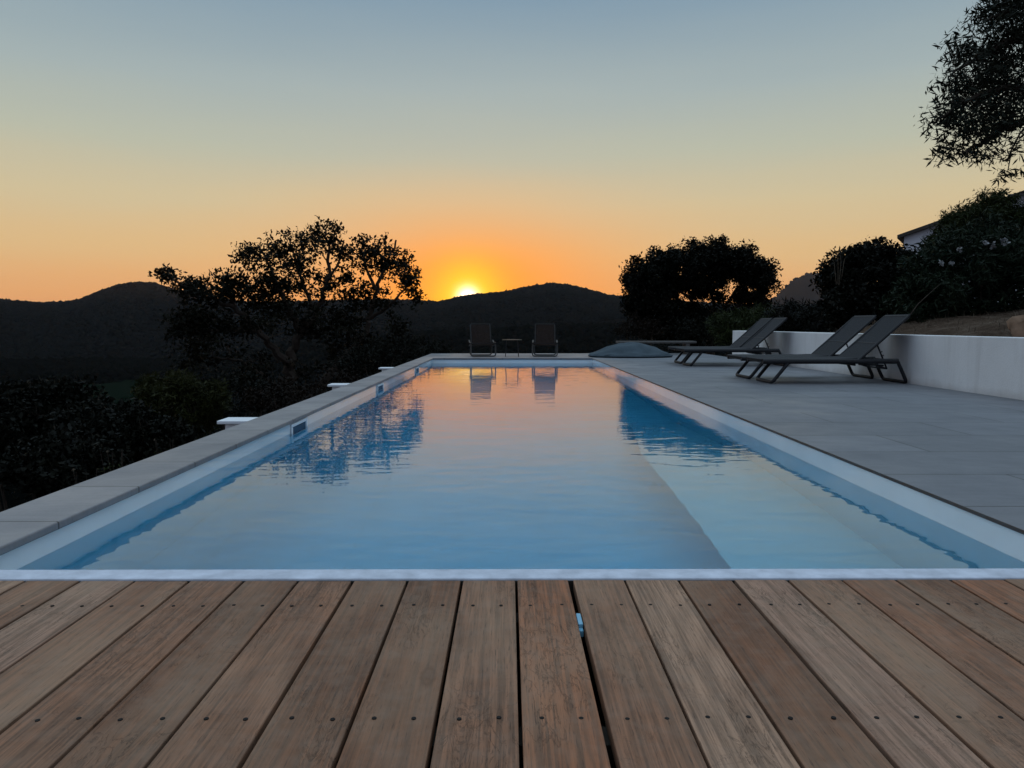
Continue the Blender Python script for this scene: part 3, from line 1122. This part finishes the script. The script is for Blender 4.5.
# ------------------------------------------------------------------ beanbag and bench by the far corner
bm = bmesh.new()
bmesh.ops.create_icosphere(bm, subdivisions=5, radius=1)
for vv in bm.verts:
    x, y, z = vv.co
    rr = math.hypot(x, y)
    prof_ = max(0.0, 1 - rr ** 2.0) ** 1.25 if z > 0 else 0.0
    zz = .26 * prof_ + (.045 if z > -.2 else 0.012) * (1 if rr < 0.97 else .7)
    if z <= -.2: zz = .004
    n = mnoise.noise(Vector((x * 3, y * 3, z * 3))) * .030 + mnoise.noise(Vector((math.atan2(y, x) * 2.5, rr * 2, 1))) * .022
    vv.co = Vector((x * .90, y * .66, max(.003, zz + (n if z > 0 else 0))))
mb = MB(); mb.bm.free(); mb.bm = bm
bb = mb.build("beanbag", M["bean"], smooth=True)
bb.location = (2.60, 15.85, 0)
tag(bb, "flattened blue grey beanbag lying on the terrace at the far pool corner", "beanbag")
sb = MB()
ring = [(math.cos(a) * .90, math.sin(a) * .66, .03) for a in np.linspace(0, 2 * math.pi, 48, endpoint=False)]
sb.tube(ring, .010, 6, closed=True)
sb.build("seam", M["bean"], bb, True)

bn = empty("low_bench", (3.45, 17.35, 0))
tag(bn, "long low grey wooden bench behind the beanbag at the terrace end", "bench")
b = MB()
for k in range(3):
    b.box(-.92, .90, -.20 + k * .14, -.20 + k * .14 + .125, .255, .305, .006)
b.build("seat", M["bench_wood"], bn)
for x in (-.72, .70):
    b = MB(); b.box(x - .04, x + .04, -.19, .20, 0.0, .2535, .004); b.build("leg", M["bench_wood"], bn)

# ------------------------------------------------------------------ house up on the right
HW, HD = 7.4, 8.5              # gable width and depth
hs = empty("house", (13.74, 26.0, 0.0), R(-33))
tag(hs, "white house with a low pitched tiled roof half hidden behind the bushes", "house")
ze, zr_ = 3.74, 4.95
bm = bmesh.new()
xm = HW / 2
pr = [(0, 0.2), (HW, 0.2), (HW, ze), (xm, zr_), (0, ze)]
A = [bm.verts.new((x, 0, z)) for x, z in pr]
B = [bm.verts.new((x, HD, z)) for x, z in pr]
bm.faces.new(A); bm.faces.new(B[::-1])
for k in range(5):
    bm.faces.new((A[k], A[(k + 1) % 5], B[(k + 1) % 5], B[k]))
mb = MB(); mb.bm.free(); mb.bm = bm
mb.build("wall", M["house_wall"], hs)
mb = MB()
sl = (zr_ - ze) / xm
for s in (-1, 1):
    xe = xm + s * (xm + .2)
    zb = ze - sl * .2
    prf = [(xm, zr_ + .004), (xe, zb + .004), (xe, zb + .12), (xm, zr_ + .14)]
    A = [mb.bm.verts.new((x, -.16, z)) for x, z in prf]
    B = [mb.bm.verts.new((x, HD + .16, z)) for x, z in prf]
    mb.bm.faces.new(A); mb.bm.faces.new(B[::-1])
    for k in range(4):
        mb.bm.faces.new((A[k], A[(k + 1) % 4], B[(k + 1) % 4], B[k]))
rf = mb.build("roof", M["roof"], hs)
mb = MB(); mb.box(3.0, 3.38, .9, 1.3, 4.5, 4.98, .01); mb.box(2.95, 3.43, .85, 1.35, 4.982, 5.04, .01)
mb.build("chimney", M["chimney"], rf)


# ------------------------------------------------------------------ vegetation
def leaf_quads(cent, n_per, spread, size, aspect=.45, flatten=.8, droop=0.0):
    """diamond leaves round each centre; returns V, F"""
    cent = np.asarray(cent, dtype=float)
    n = len(cent) * n_per
    c = np.repeat(cent, n_per, 0)
    g = rng.normal(0, 1, (n, 3))
    g /= np.linalg.norm(g, axis=1)[:, None]
    rad = rng.uniform(0, 1, n) ** .5
    sp = spread if np.isscalar(spread) else np.repeat(spread, n_per)
    c = c + g * (rad * sp)[:, None] * np.array([1, 1, flatten])
    a = rng.normal(0, 1, (n, 3)) + g * .6
    a[:, 2] -= droop
    a /= np.linalg.norm(a, axis=1)[:, None]
    b_ = np.cross(a, rng.normal(0, 1, (n, 3)))
    b_ /= np.linalg.norm(b_, axis=1)[:, None] + 1e-9
    s = size * rng.uniform(.45, 1.6, n)
    a = a * s[:, None] * .5
    b_ = b_ * (s * aspect * .5)[:, None]
    V = np.stack([c - a, c + b_ + a * .1, c + a, c - b_ + a * .1], 1).reshape(-1, 3)
    F = (np.arange(n)[:, None] * 4 + np.arange(4)[None]).astype(np.int32)
    return V, F


def in_blob(center, rad, n, shell=.35):
    g = rng.normal(0, 1, (n, 3))
    g /= np.linalg.norm(g, axis=1)[:, None]
    r = (shell + (1 - shell) * rng.uniform(0, 1, n)) ** (1 / 1.6)
    return np.asarray(center) + g * r[:, None] * np.asarray(rad)


def grow(name, label, cat, limbs, blobs, leafm, leaf=.09, n_leaf=60, spread=.28, aspect=.5, twig=.012, barkm="bark", group=None,
         twigs=True, droop=0.0, shell=.35, nside=7, flatten=.8, bentw=.12):
    """limbs: [(points, r0, r1)], blobs: [(centre, radii, clusters)]"""
    base_ = Vector(limbs[0][0][0])
    t = empty(name, base_)
    tag(t, label, cat, group)
    mb = MB()
    skel, skr = [], []
    for pts, r0, r1 in limbs:
        pts = [Vector(p) for p in pts]
        # smooth and roughen
        q = []
        for i in range(len(pts) - 1):
            p0, p1, p2, p3 = pts[max(i - 1, 0)], pts[i], pts[i + 1], pts[min(i + 2, len(pts) - 1)]
            for k in range(5):
                u = k / 5
                v = 0.5 * ((2 * p1) + (p2 - p0) * u + (2 * p0 - 5 * p1 + 4 * p2 - p3) * u * u + (3 * p1 - p0 - 3 * p2 + p3) * u ** 3)
                if i or k:
                    v = v + Vector(rng.normal(0, 1, 3)) * (r0 * .22)
                q.append(v)
        q.append(pts[-1])
        n = len(q)
        rs = [r0 + (r1 - r0) * (i / (n - 1)) ** .8 for i in range(n)]
        mb.tube([p - base_ for p in q], rs, nside)
        for p, r in zip(q, rs):
            skel.append(p[:]); skr.append(r)
    skel_a = np.array(skel); skr_a = np.array(skr)
    allc = []
    for cen, rad, n in blobs:
        cs = in_blob(cen, rad, n, shell)
        allc.append(cs)
        if twigs:
            order = np.argsort(np.linalg.norm(cs - np.mean(skel_a, 0), axis=1))
            for k in order:
                p = cs[k]
                dd = np.linalg.norm(skel_a - p, axis=1) + .8 * np.maximum(0, skel_a[:, 2] - p[2])
                jn = int(np.argmin(dd))
                a0 = Vector(skel_a[jn]); a1 = Vector(p)
                dist = (a1 - a0).length
                if dist < .05: continue
                mid1 = a0.lerp(a1, .35) + Vector(rng.normal(0, 1, 3)) * dist * bentw
                mid2 = a0.lerp(a1, .7) + Vector(rng.normal(0, 1, 3)) * dist * bentw
                r0 = min(skr_a[jn] * .7, twig * (1 + dist * .7))
                mb.tube([x - base_ for x in (a0, mid1, mid2, a1)], [r0, r0 * .8, r0 * .6, r0 * .3], 5, caps=False)
                skel_a = np.concatenate([skel_a, [mid1[:], mid2[:], a1[:]]])
                skr_a = np.concatenate([skr_a, [r0 * .8, r0 * .6, r0 * .35]])
    mb.build("trunk" if cat == "tree" else "stem", M[barkm], t, True)
    cs = np.concatenate(allc)
    sp = spread * rng.uniform(.6, 1.3, len(cs))
    v, f = leaf_quads(cs - np.array(base_[:]), n_leaf, sp, leaf, aspect, flatten, droop)
    np_mesh("crown" if cat == "tree" else "foliage", v, f, M[leafm], t)
    return t


def PB(px, py, Y, rx, ry, rdepth, n):
    """a foliage mass given by its place in the picture and its half sizes in pixels, at distance Y"""
    return (P(px, py, Y)[:], (rx * Y / FPX, rdepth, ry * Y / FPX), n)


def gz(p):
    """terrain height under a point"""
    return float(height(np.array([math.atan2(p[0], p[1])]), np.array([math.hypot(p[0], p[1])]))[0])


# --- the big spreading oak on the left
Yo = 20.0
bs = P(284, 440, Yo); bs.z = gz(bs) - .1
fork = P(290, 368, Yo)
L_ = lambda *a: [P(*q) for q in a]
limbs = [
    ([bs, P(286, 400, Yo), fork], .22, .17),
    ([fork, P(293, 350, 20.2), P(300, 332, 20.3), P(316, 312, 20.5), P(326, 285, 20.6), P(330, 255, 20.7), P(326, 230, 20.8)], .15, .025),
    ([P(300, 332, 20.3), P(290, 312, 20.0), P(278, 288, 19.7), P(268, 262, 19.6), P(258, 245, 19.5)], .09, .02),
    ([P(316, 312, 20.5), P(304, 288, 21), P(296, 262, 21.4), P(290, 240, 21.6)], .07, .018),
    ([P(326, 285, 20.6), P(338, 262, 20.3), P(344, 240, 20.0)], .05, .015),
    ([fork, P(275, 350, 19.6), P(258, 330, 19.3), P(238, 312, 19.0), P(214, 300, 18.7), P(190, 288, 18.4), P(164, 276, 18.2)], .12, .02),
    ([P(258, 330, 19.3), P(236, 330, 18.8), P(206, 330, 18.4), P(178, 322, 18.1)], .06, .018),
    ([P(238, 312, 19.0), P(228, 292, 18.9), P(222, 272, 18.8)], .05, .015),
    ([P(284, 400, Yo), P(262, 376, 19.4), P(240, 362, 19), P(212, 358, 18.6)], .08, .02),
    ([P(292, 425, Yo), P(318, 392, 20.3), P(338, 362, 20.6), P(362, 340, 20.8), P(370, 318, 20.9), P(376, 290, 21), P(388, 262, 21.1), P(396, 240, 21.2)], .15, .025),
    ([P(370, 318, 20.9), P(388, 306, 20.6), P(404, 290, 20.3), P(416, 274, 20.1)], .06, .015),
    ([P(376, 290, 21), P(366, 268, 21.3), P(362, 248, 21.5)], .06, .015),
    ([P(338, 362, 20.6), P(352, 372, 20.2), P(372, 366, 20)], .05, .015),
]
blobs = [
    PB(324, 240, 20.7, 29, 24, 1.0, 38), PB(345, 262, 20.4, 14, 22, .8, 14), PB(290, 252, 21.2, 22, 22, .9, 26), PB(258, 256, 19.6, 20, 17, .8, 16),
    PB(270, 282, 19.7, 26, 17, 1.0, 36), PB(312, 282, 20.6, 26, 18, 1.0, 24), PB(240, 292, 19.2, 24, 14, 1.0, 30), PB(215, 284, 18.8, 22, 11, .9, 14),
    PB(168, 276, 18.2, 13, 7, .6, 10), PB(188, 289, 18.4, 18, 10, .9, 14),
    PB(391, 258, 21.1, 23, 23, 1.0, 38), PB(408, 276, 20.3, 17, 15, .7, 16), PB(366, 255, 21.4, 16, 22, .8, 24), PB(378, 296, 20.9, 26, 16, 1.0, 24), PB(352, 300, 20.8, 18, 16, .9, 12),
    PB(215, 318, 18.7, 42, 20, 1.2, 38), PB(265, 320, 19.4, 36, 22, 1.3, 32), PB(315, 326, 20.4, 40, 20, 1.3, 24), PB(205, 352, 18.4, 36, 20, 1.2, 24), PB(340, 352, 20.6, 30, 18, 1.1, 12),
    PB(190, 335, 18.2, 26, 20, 1.0, 20), PB(280, 300, 20.0, 34, 20, 1.2, 20), PB(330, 312, 20.6, 26, 16, 1.0, 18), PB(345, 335, 20.6, 34, 24, 1.2, 34),
    PB(228, 278, 18.9, 16, 9, .8, 9), PB(248, 256, 19.3, 12, 13, .7, 9), PB(204, 293, 18.5, 22, 11, 1.0, 16), PB(412, 292, 20.4, 12, 12, .6, 10), PB(300, 262, 20.8, 22, 20, .9, 18),
    PB(400, 330, 20.2, 14, 20, .7, 14),
    PB(250, 366, 19.0, 40, 20, 1.4, 14), PB(310, 376, 20.0, 40, 18, 1.4, 12), PB(372, 352, 20.2, 24, 20, 1.0, 18), PB(185, 318, 18.2, 26, 14, .9, 18),
]
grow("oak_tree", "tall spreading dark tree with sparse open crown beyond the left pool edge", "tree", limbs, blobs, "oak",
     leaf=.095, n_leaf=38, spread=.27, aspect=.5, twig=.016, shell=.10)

# --- shrubs on the slope left of the pool
def shrub(name, label, px, py, Y, rx, ry, dep, n, mat, leaf=.07, n_leaf=70, spread=.22, group=None, extra=(), **kw):
    c = P(px, py, Y)
    b0 = Vector((c.x, c.y, gz(c) - .05))
    lb = []
    for k in range(6):
        a = k * 1.05 + .3
        tip = c + Vector((math.cos(a) * rx * Y / FPX * .6, math.sin(a) * dep * .6, ry * Y / FPX * random.uniform(-.1, .6)))
        lb.append(([b0, b0.lerp(tip, .5) + Vector((random.uniform(-.1, .1), random.uniform(-.1, .1), .15)), tip], .035, .010))
    return grow(name, label, "shrub", lb, [PB(px, py, Y, rx, ry, dep, n)] + list(extra), mat, leaf, n_leaf, spread, group=group, twig=.010, **kw)


shrub("evergreen_shrub", "big round dark shrub below the hills, nearest the deck of the shrubs beside the pool", 28, 425, 9.0, 62, 48, .9, 150, "dark", .06, 80, .17,
      extra=[PB(-20, 440, 9.0, 50, 55, .9, 60), PB(60, 415, 9.2, 36, 34, .7, 60)])
shrub("pine_sapling", "bushy yellow green young pine with pointed shoots beside the dark round shrub", 178, 408, 12.5, 44, 32, .9, 150, "pine", .10, 60, .16, aspect=.18,
      extra=[PB(152, 392, 12.6, 13, 18, .3, 24), PB(178, 386, 12.4, 12, 18, .3, 24), PB(212, 398, 12.3, 14, 16, .3, 24)])
shrub("scrub_bush", "low tangled dark bush between the round shrub and the young pine", 108, 440, 8.3, 60, 36, .8, 130, "dark", .055, 80, .16,
      extra=[PB(60, 470, 7.0, 60, 34, .6, 70), PB(150, 440, 8.6, 40, 24, .6, 50)])
shrub("brush_bush", "reddish brown dry brush at the foot of the big tree by the coping", 285, 398, 13.0, 40, 18, .8, 60, "rust", .05, 70, .16,
      extra=[PB(330, 385, 14.5, 36, 14, .7, 34)])
shrub("thorny_bush", "dark thicket behind the coping right of the big tree trunk", 375, 362, 17.5, 46, 20, 1.0, 80, "dark", .06, 70, .20,
      extra=[PB(420, 350, 18.5, 34, 12, .9, 40)])
shrub("broom_bush", "dense dark bush hiding the slope under the big tree's left branches", 235, 398, 15.0, 50, 24, 1.0, 80, "dark", .06, 70, .2)


def weed(px, py, Y, hgt, label):
    c = P(px, py, Y)
    c.x = min(c.x, -1.93)
    t = empty("wild_flower", (c.x, c.y, -.55))
    tag(t, label, "plant", "small weeds growing beside the coping")
    m_ = MB()
    tips = []
    for k in range(6):
        a = random.uniform(0, 6.28)
        tip = Vector((math.cos(a) * .05, math.sin(a) * .05, .55 + hgt * random.uniform(.7, 1.1)))
        m_.tube([(0, 0, 0), tip * .5 + Vector((random.uniform(-.02, .02), 0, .02)), tip], .0016, 5, r1=.0008)
        tips.append(tip[:])
    m_.build("stem", M["bark"], t)
    v, f = leaf_quads(tips[:1], 10, .009, .007, .8)
    np_mesh("flower", v, f, M["dry"], t)
    v, f = leaf_quads([(x * .8, y * .8, z * .86) for x, y, z in tips], 6, .03, .014, .4)
    np_mesh("foliage", v, f, M["wisp"], t)


weed(112, 462, 3.66, .055, "small pale flowering weed poking up beside the coping, the taller one")
weed(86, 476, 3.40, .012, "tiny pale weed just peeping over the coping, left of the taller one")
weed(164, 448, 4.2, .03, "slender weed behind the coping below the young pine")

# --- the umbrella-shaped tree beyond the beanbag
Yt = 24.5
b0 = P(712, 352, Yt); b0.z = gz(b0) - .1
k1 = P(712, 332, Yt)
limbs = [
    ([b0, P(711, 344, Yt), k1], .17, .14),
    ([k1, P(705, 316, 24.3), P(692, 300, 24.1), P(672, 286, 24)], .09, .03),
    ([k1, P(714, 312, 24.6), P(712, 294, 24.8), P(708, 272, 25)], .10, .03),
    ([k1, P(722, 318, 24.6), P(729, 300, 24.7), P(742, 282, 24.8)], .09, .03),
    ([P(705, 316, 24.3), P(684, 312, 23.8), P(664, 304, 23.4), P(646, 292, 23.2)], .06, .02),
    ([P(722, 318, 24.6), P(738, 306, 24.2), P(756, 292, 23.9), P(766, 282, 23.8)], .06, .02),
    ([P(690, 345, Yt), P(690, 325, 24.4), P(680, 306, 24.5), P(676, 284, 24.9)], .07, .02),
]
blobs = [
    PB(655, 254, 24, 7, 5, .4, 5), PB(690, 245, 24.4, 9, 5, .4, 6), PB(720, 243, 24.6, 9, 5, .4, 6), PB(746, 251, 24.4, 7, 6, .4, 5), PB(771, 272, 24, 6, 8, .3, 5), PB(626, 280, 23.8, 5, 8, .3, 5), PB(634, 304, 23.6, 10, 16, .6, 26), PB(744, 300, 24.4, 14, 8, .7, 16), PB(638, 262, 24, 7, 6, .4, 5),
    PB(650, 276, 24, 24, 20, 1.2, 110), PB(676, 266, 24.2, 28, 18, 1.4, 130), PB(706, 260, 24.6, 30, 17, 1.5, 140), PB(734, 262, 24.6, 26, 17, 1.4, 130),
    PB(755, 274, 24.2, 19, 16, 1.1, 80), PB(636, 290, 23.6, 15, 13, .8, 26), PB(660, 290, 24, 22, 12, 1.0, 70), PB(690, 282, 24.5, 34, 9, 1.3, 60),
    PB(730, 280, 24.5, 30, 9, 1.2, 30), PB(765, 286, 23.9, 11, 9, .6, 14), PB(655, 308, 23.6, 26, 15, .9, 80), PB(668, 326, 23.6, 28, 15, .9, 80), PB(690, 314, 23.8, 24, 11, .7, 50), PB(728, 316, 24.2, 26, 11, .9, 50), PB(752, 300, 24.2, 18, 10, .8, 30), PB(705, 291, 24.4, 24, 6, .8, 18), PB(722, 296, 24.6, 30, 8, 1.0, 26),
]
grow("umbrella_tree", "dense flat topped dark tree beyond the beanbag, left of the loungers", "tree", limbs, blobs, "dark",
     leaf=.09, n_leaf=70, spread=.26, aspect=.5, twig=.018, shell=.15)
shrub("thicket_bush", "dark brownish bush left of the flat topped tree, above the bench", 640, 328, 22.5, 26, 12, .8, 40, "rust", .06, 70, .22)
shrub("slope_bush", "dark low bush filling the gap beneath the flat topped tree", 712, 332, 21.5, 44, 16, 1.0, 110, "dark", .07, 70, .22)
shrub("spiky_bush", "feathery dark bush behind the far end of the white wall", 752, 326, 18.5, 36, 20, .9, 110, "wisp", .13, 50, .20, aspect=.14,
      extra=[PB(730, 330, 18.0, 22, 18, .7, 50)])
shrub("reed_bush", "upright reedy bush between the feathery bush and the big dark laurel", 800, 322, 17.0, 34, 20, .9, 110, "dark", .14, 50, .20, aspect=.14)
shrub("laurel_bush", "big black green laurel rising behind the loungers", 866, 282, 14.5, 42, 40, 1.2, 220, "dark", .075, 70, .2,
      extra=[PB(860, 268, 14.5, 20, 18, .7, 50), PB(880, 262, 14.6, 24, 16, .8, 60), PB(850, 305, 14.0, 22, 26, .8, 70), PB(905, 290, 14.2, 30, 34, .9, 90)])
# oleander with white flower heads
ol = shrub("oleander", "tall oleander with white flower clusters above the earth bank", 965, 280, 11.5, 56, 46, 1.1, 260, "oleander", .11, 52, .18, aspect=.2,
           extra=[PB(985, 250, 12, 46, 30, 1.0, 110), PB(925, 300, 11.2, 30, 24, .8, 70), PB(1010, 290, 11.4, 36, 36, .9, 90)])
for (px, py, n) in [(986, 243, 3), (992, 246, 2), (1004, 242, 4), (960, 249, 2), (942, 262, 2), (952, 262, 2)]:
    c = P(px, py, 10.55) - Vector(ol.location)
    cs = [(c + Vector(rng.normal(0, 1, 3)) * .016)[:] for _ in range(n)]
    v, f = leaf_quads(cs, 12, .032, .036, .8)
    np_mesh("flower", v, f, M["petal"], ol)
grow("tamarisk_tree", "wispy feathery small tree rising over the oleander in front of the chimney", "tree",
     [([Vector((P(985, 270, 16).x, 16, 1.7)), P(985, 262, 16), P(978, 235, 16), P(968, 215, 16)], .07, .02),
      ([P(985, 262, 16), P(992, 232, 16.2), P(998, 205, 16.3)], .05, .015), ([P(985, 262, 16), P(1005, 240, 15.8), P(1022, 222, 15.6)], .05, .015)],
     [PB(968, 222, 16, 22, 16, .7, 150), PB(992, 205, 16.2, 18, 15, .5, 60), PB(1000, 235, 16, 32, 24, .8, 230), PB(952, 243, 16, 22, 16, .7, 130), PB(1025, 212, 15.7, 18, 14, .5, 60), PB(940, 252, 16, 14, 12, .5, 50)],
     "wisp", leaf=.095, n_leaf=60, spread=.19, aspect=.2, twig=.008, shell=.1)
# a couple of bare canes
cn = MB()
cn.tube([P(905, 322, 10.2), P(918, 304, 10.3), P(940, 284, 10.5)], .008, 6, r1=.004)
tag(cn.build("bare_cane", M["bark"]), "bare cane leaning over the earth bank beside the lounger backrest", "cane")
cn = MB()
for dx in (-4, 0, 3, 6):
    cn.tube([P(838 + dx * .4, 285, 14.0), P(838 + dx, 262, 14.0), P(836 + dx * 1.5, 252 + abs(dx), 14.0)], .006, 5, r1=.003)
tag(cn.build("dry_stalk", M["dry"]), "thin dry stalks sticking out of the laurel bush behind the loungers", "stalk")

# --- the olive tree whose branches hang in from the right
Yv = 7.2
tb = Vector((6.55, 7.6, float(bank_z(np.array([6.55]), np.array([7.6]))[0]) - .05))
f1 = Vector((6.35, 7.5, 2.2))
limbs = [
    ([tb, Vector((6.45, 7.6, 1.5)), f1], .17, .13),
    ([f1, Vector((6.0, 7.3, 2.55)), P(1030, 120, 7.2), P(1004, 130, 7.1), P(984, 142, 7.0), P(962, 152, 6.9)], .075, .008),
    ([Vector((6.0, 7.3, 2.55)), P(1040, 90, 7.2), P(1000, 90, 7.1), P(968, 100, 7.0), P(940, 118, 7.0)], .06, .008),
    ([f1, Vector((6.1, 7.5, 3.0)), P(1040, 40, 7.3), P(1005, 45, 7.2), P(978, 58, 7.2), P(950, 75, 7.2)], .07, .008),
    ([Vector((6.1, 7.5, 3.0)), P(1050, -20, 7.3), P(1010, 10, 7.2), P(985, 20, 7.2)], .05, .008),
    ([f1, Vector((6.9, 7.8, 3.1)), Vector((7.2, 8.1, 4.0))], .08, .02),
    ([P(1030, 120, 7.2), P(1014, 145, 7.0), P(1008, 170, 6.9)], .012, .004),
]
blobs = [
    PB(985, 45, 7.2, 34, 36, .5, 62), PB(1012, 30, 7.3, 32, 40, .6, 76), PB(960, 80, 7.1, 14, 16, .35, 11), PB(972, 88, 7.1, 28, 28, .5, 40), PB(1010, 85, 7.2, 36, 34, .6, 80),
    PB(950, 116, 7.0, 20, 14, .4, 20), PB(966, 128, 7.0, 22, 16, .4, 26), PB(995, 122, 7.0, 26, 14, .4, 36), PB(980, 150, 6.95, 22, 9, .3, 13), PB(955, 150, 6.9, 14, 10, .25, 9),
    PB(1008, 150, 7.0, 20, 9, .3, 10), PB(1010, 176, 6.9, 10, 5, .2, 4), PB(1060, 60, 7.3, 60, 80, .9, 160), PB(1002, 5, 7.2, 24, 14, .4, 34),
    ((7.0, 7.9, 3.8), (1.1, 1.1, .9), 160),
]
grow("olive_tree", "olive tree reaching in from the right with fine drooping leafy branches", "tree", limbs, blobs, "olive",
     leaf=.070, n_leaf=24, spread=.14, aspect=.20, twig=.006, shell=.1, droop=.35)

# ------------------------------------------------------------------ evening haze over the valley
hm = bpy.data.materials.new("evening haze")
hm.use_nodes = True
ht = NT(hm.node_tree)
ht.n.clear()
pv = ht.node("ShaderNodeVolumePrincipled")
pv.inputs["Color"].default_value = (.74, .80, .95, 1)
pv.inputs["Density"].default_value = 0.000021
pv.inputs["Anisotropy"].default_value = 0.6
ho = ht.node("ShaderNodeOutputMaterial")
ht.put(ho.inputs["Volume"], pv.outputs[0])
mb = MB()
mb.box(-7000, 7000, -1500, 7500, -260, 420)
tag(mb.build("haze", hm), kind="stuff")
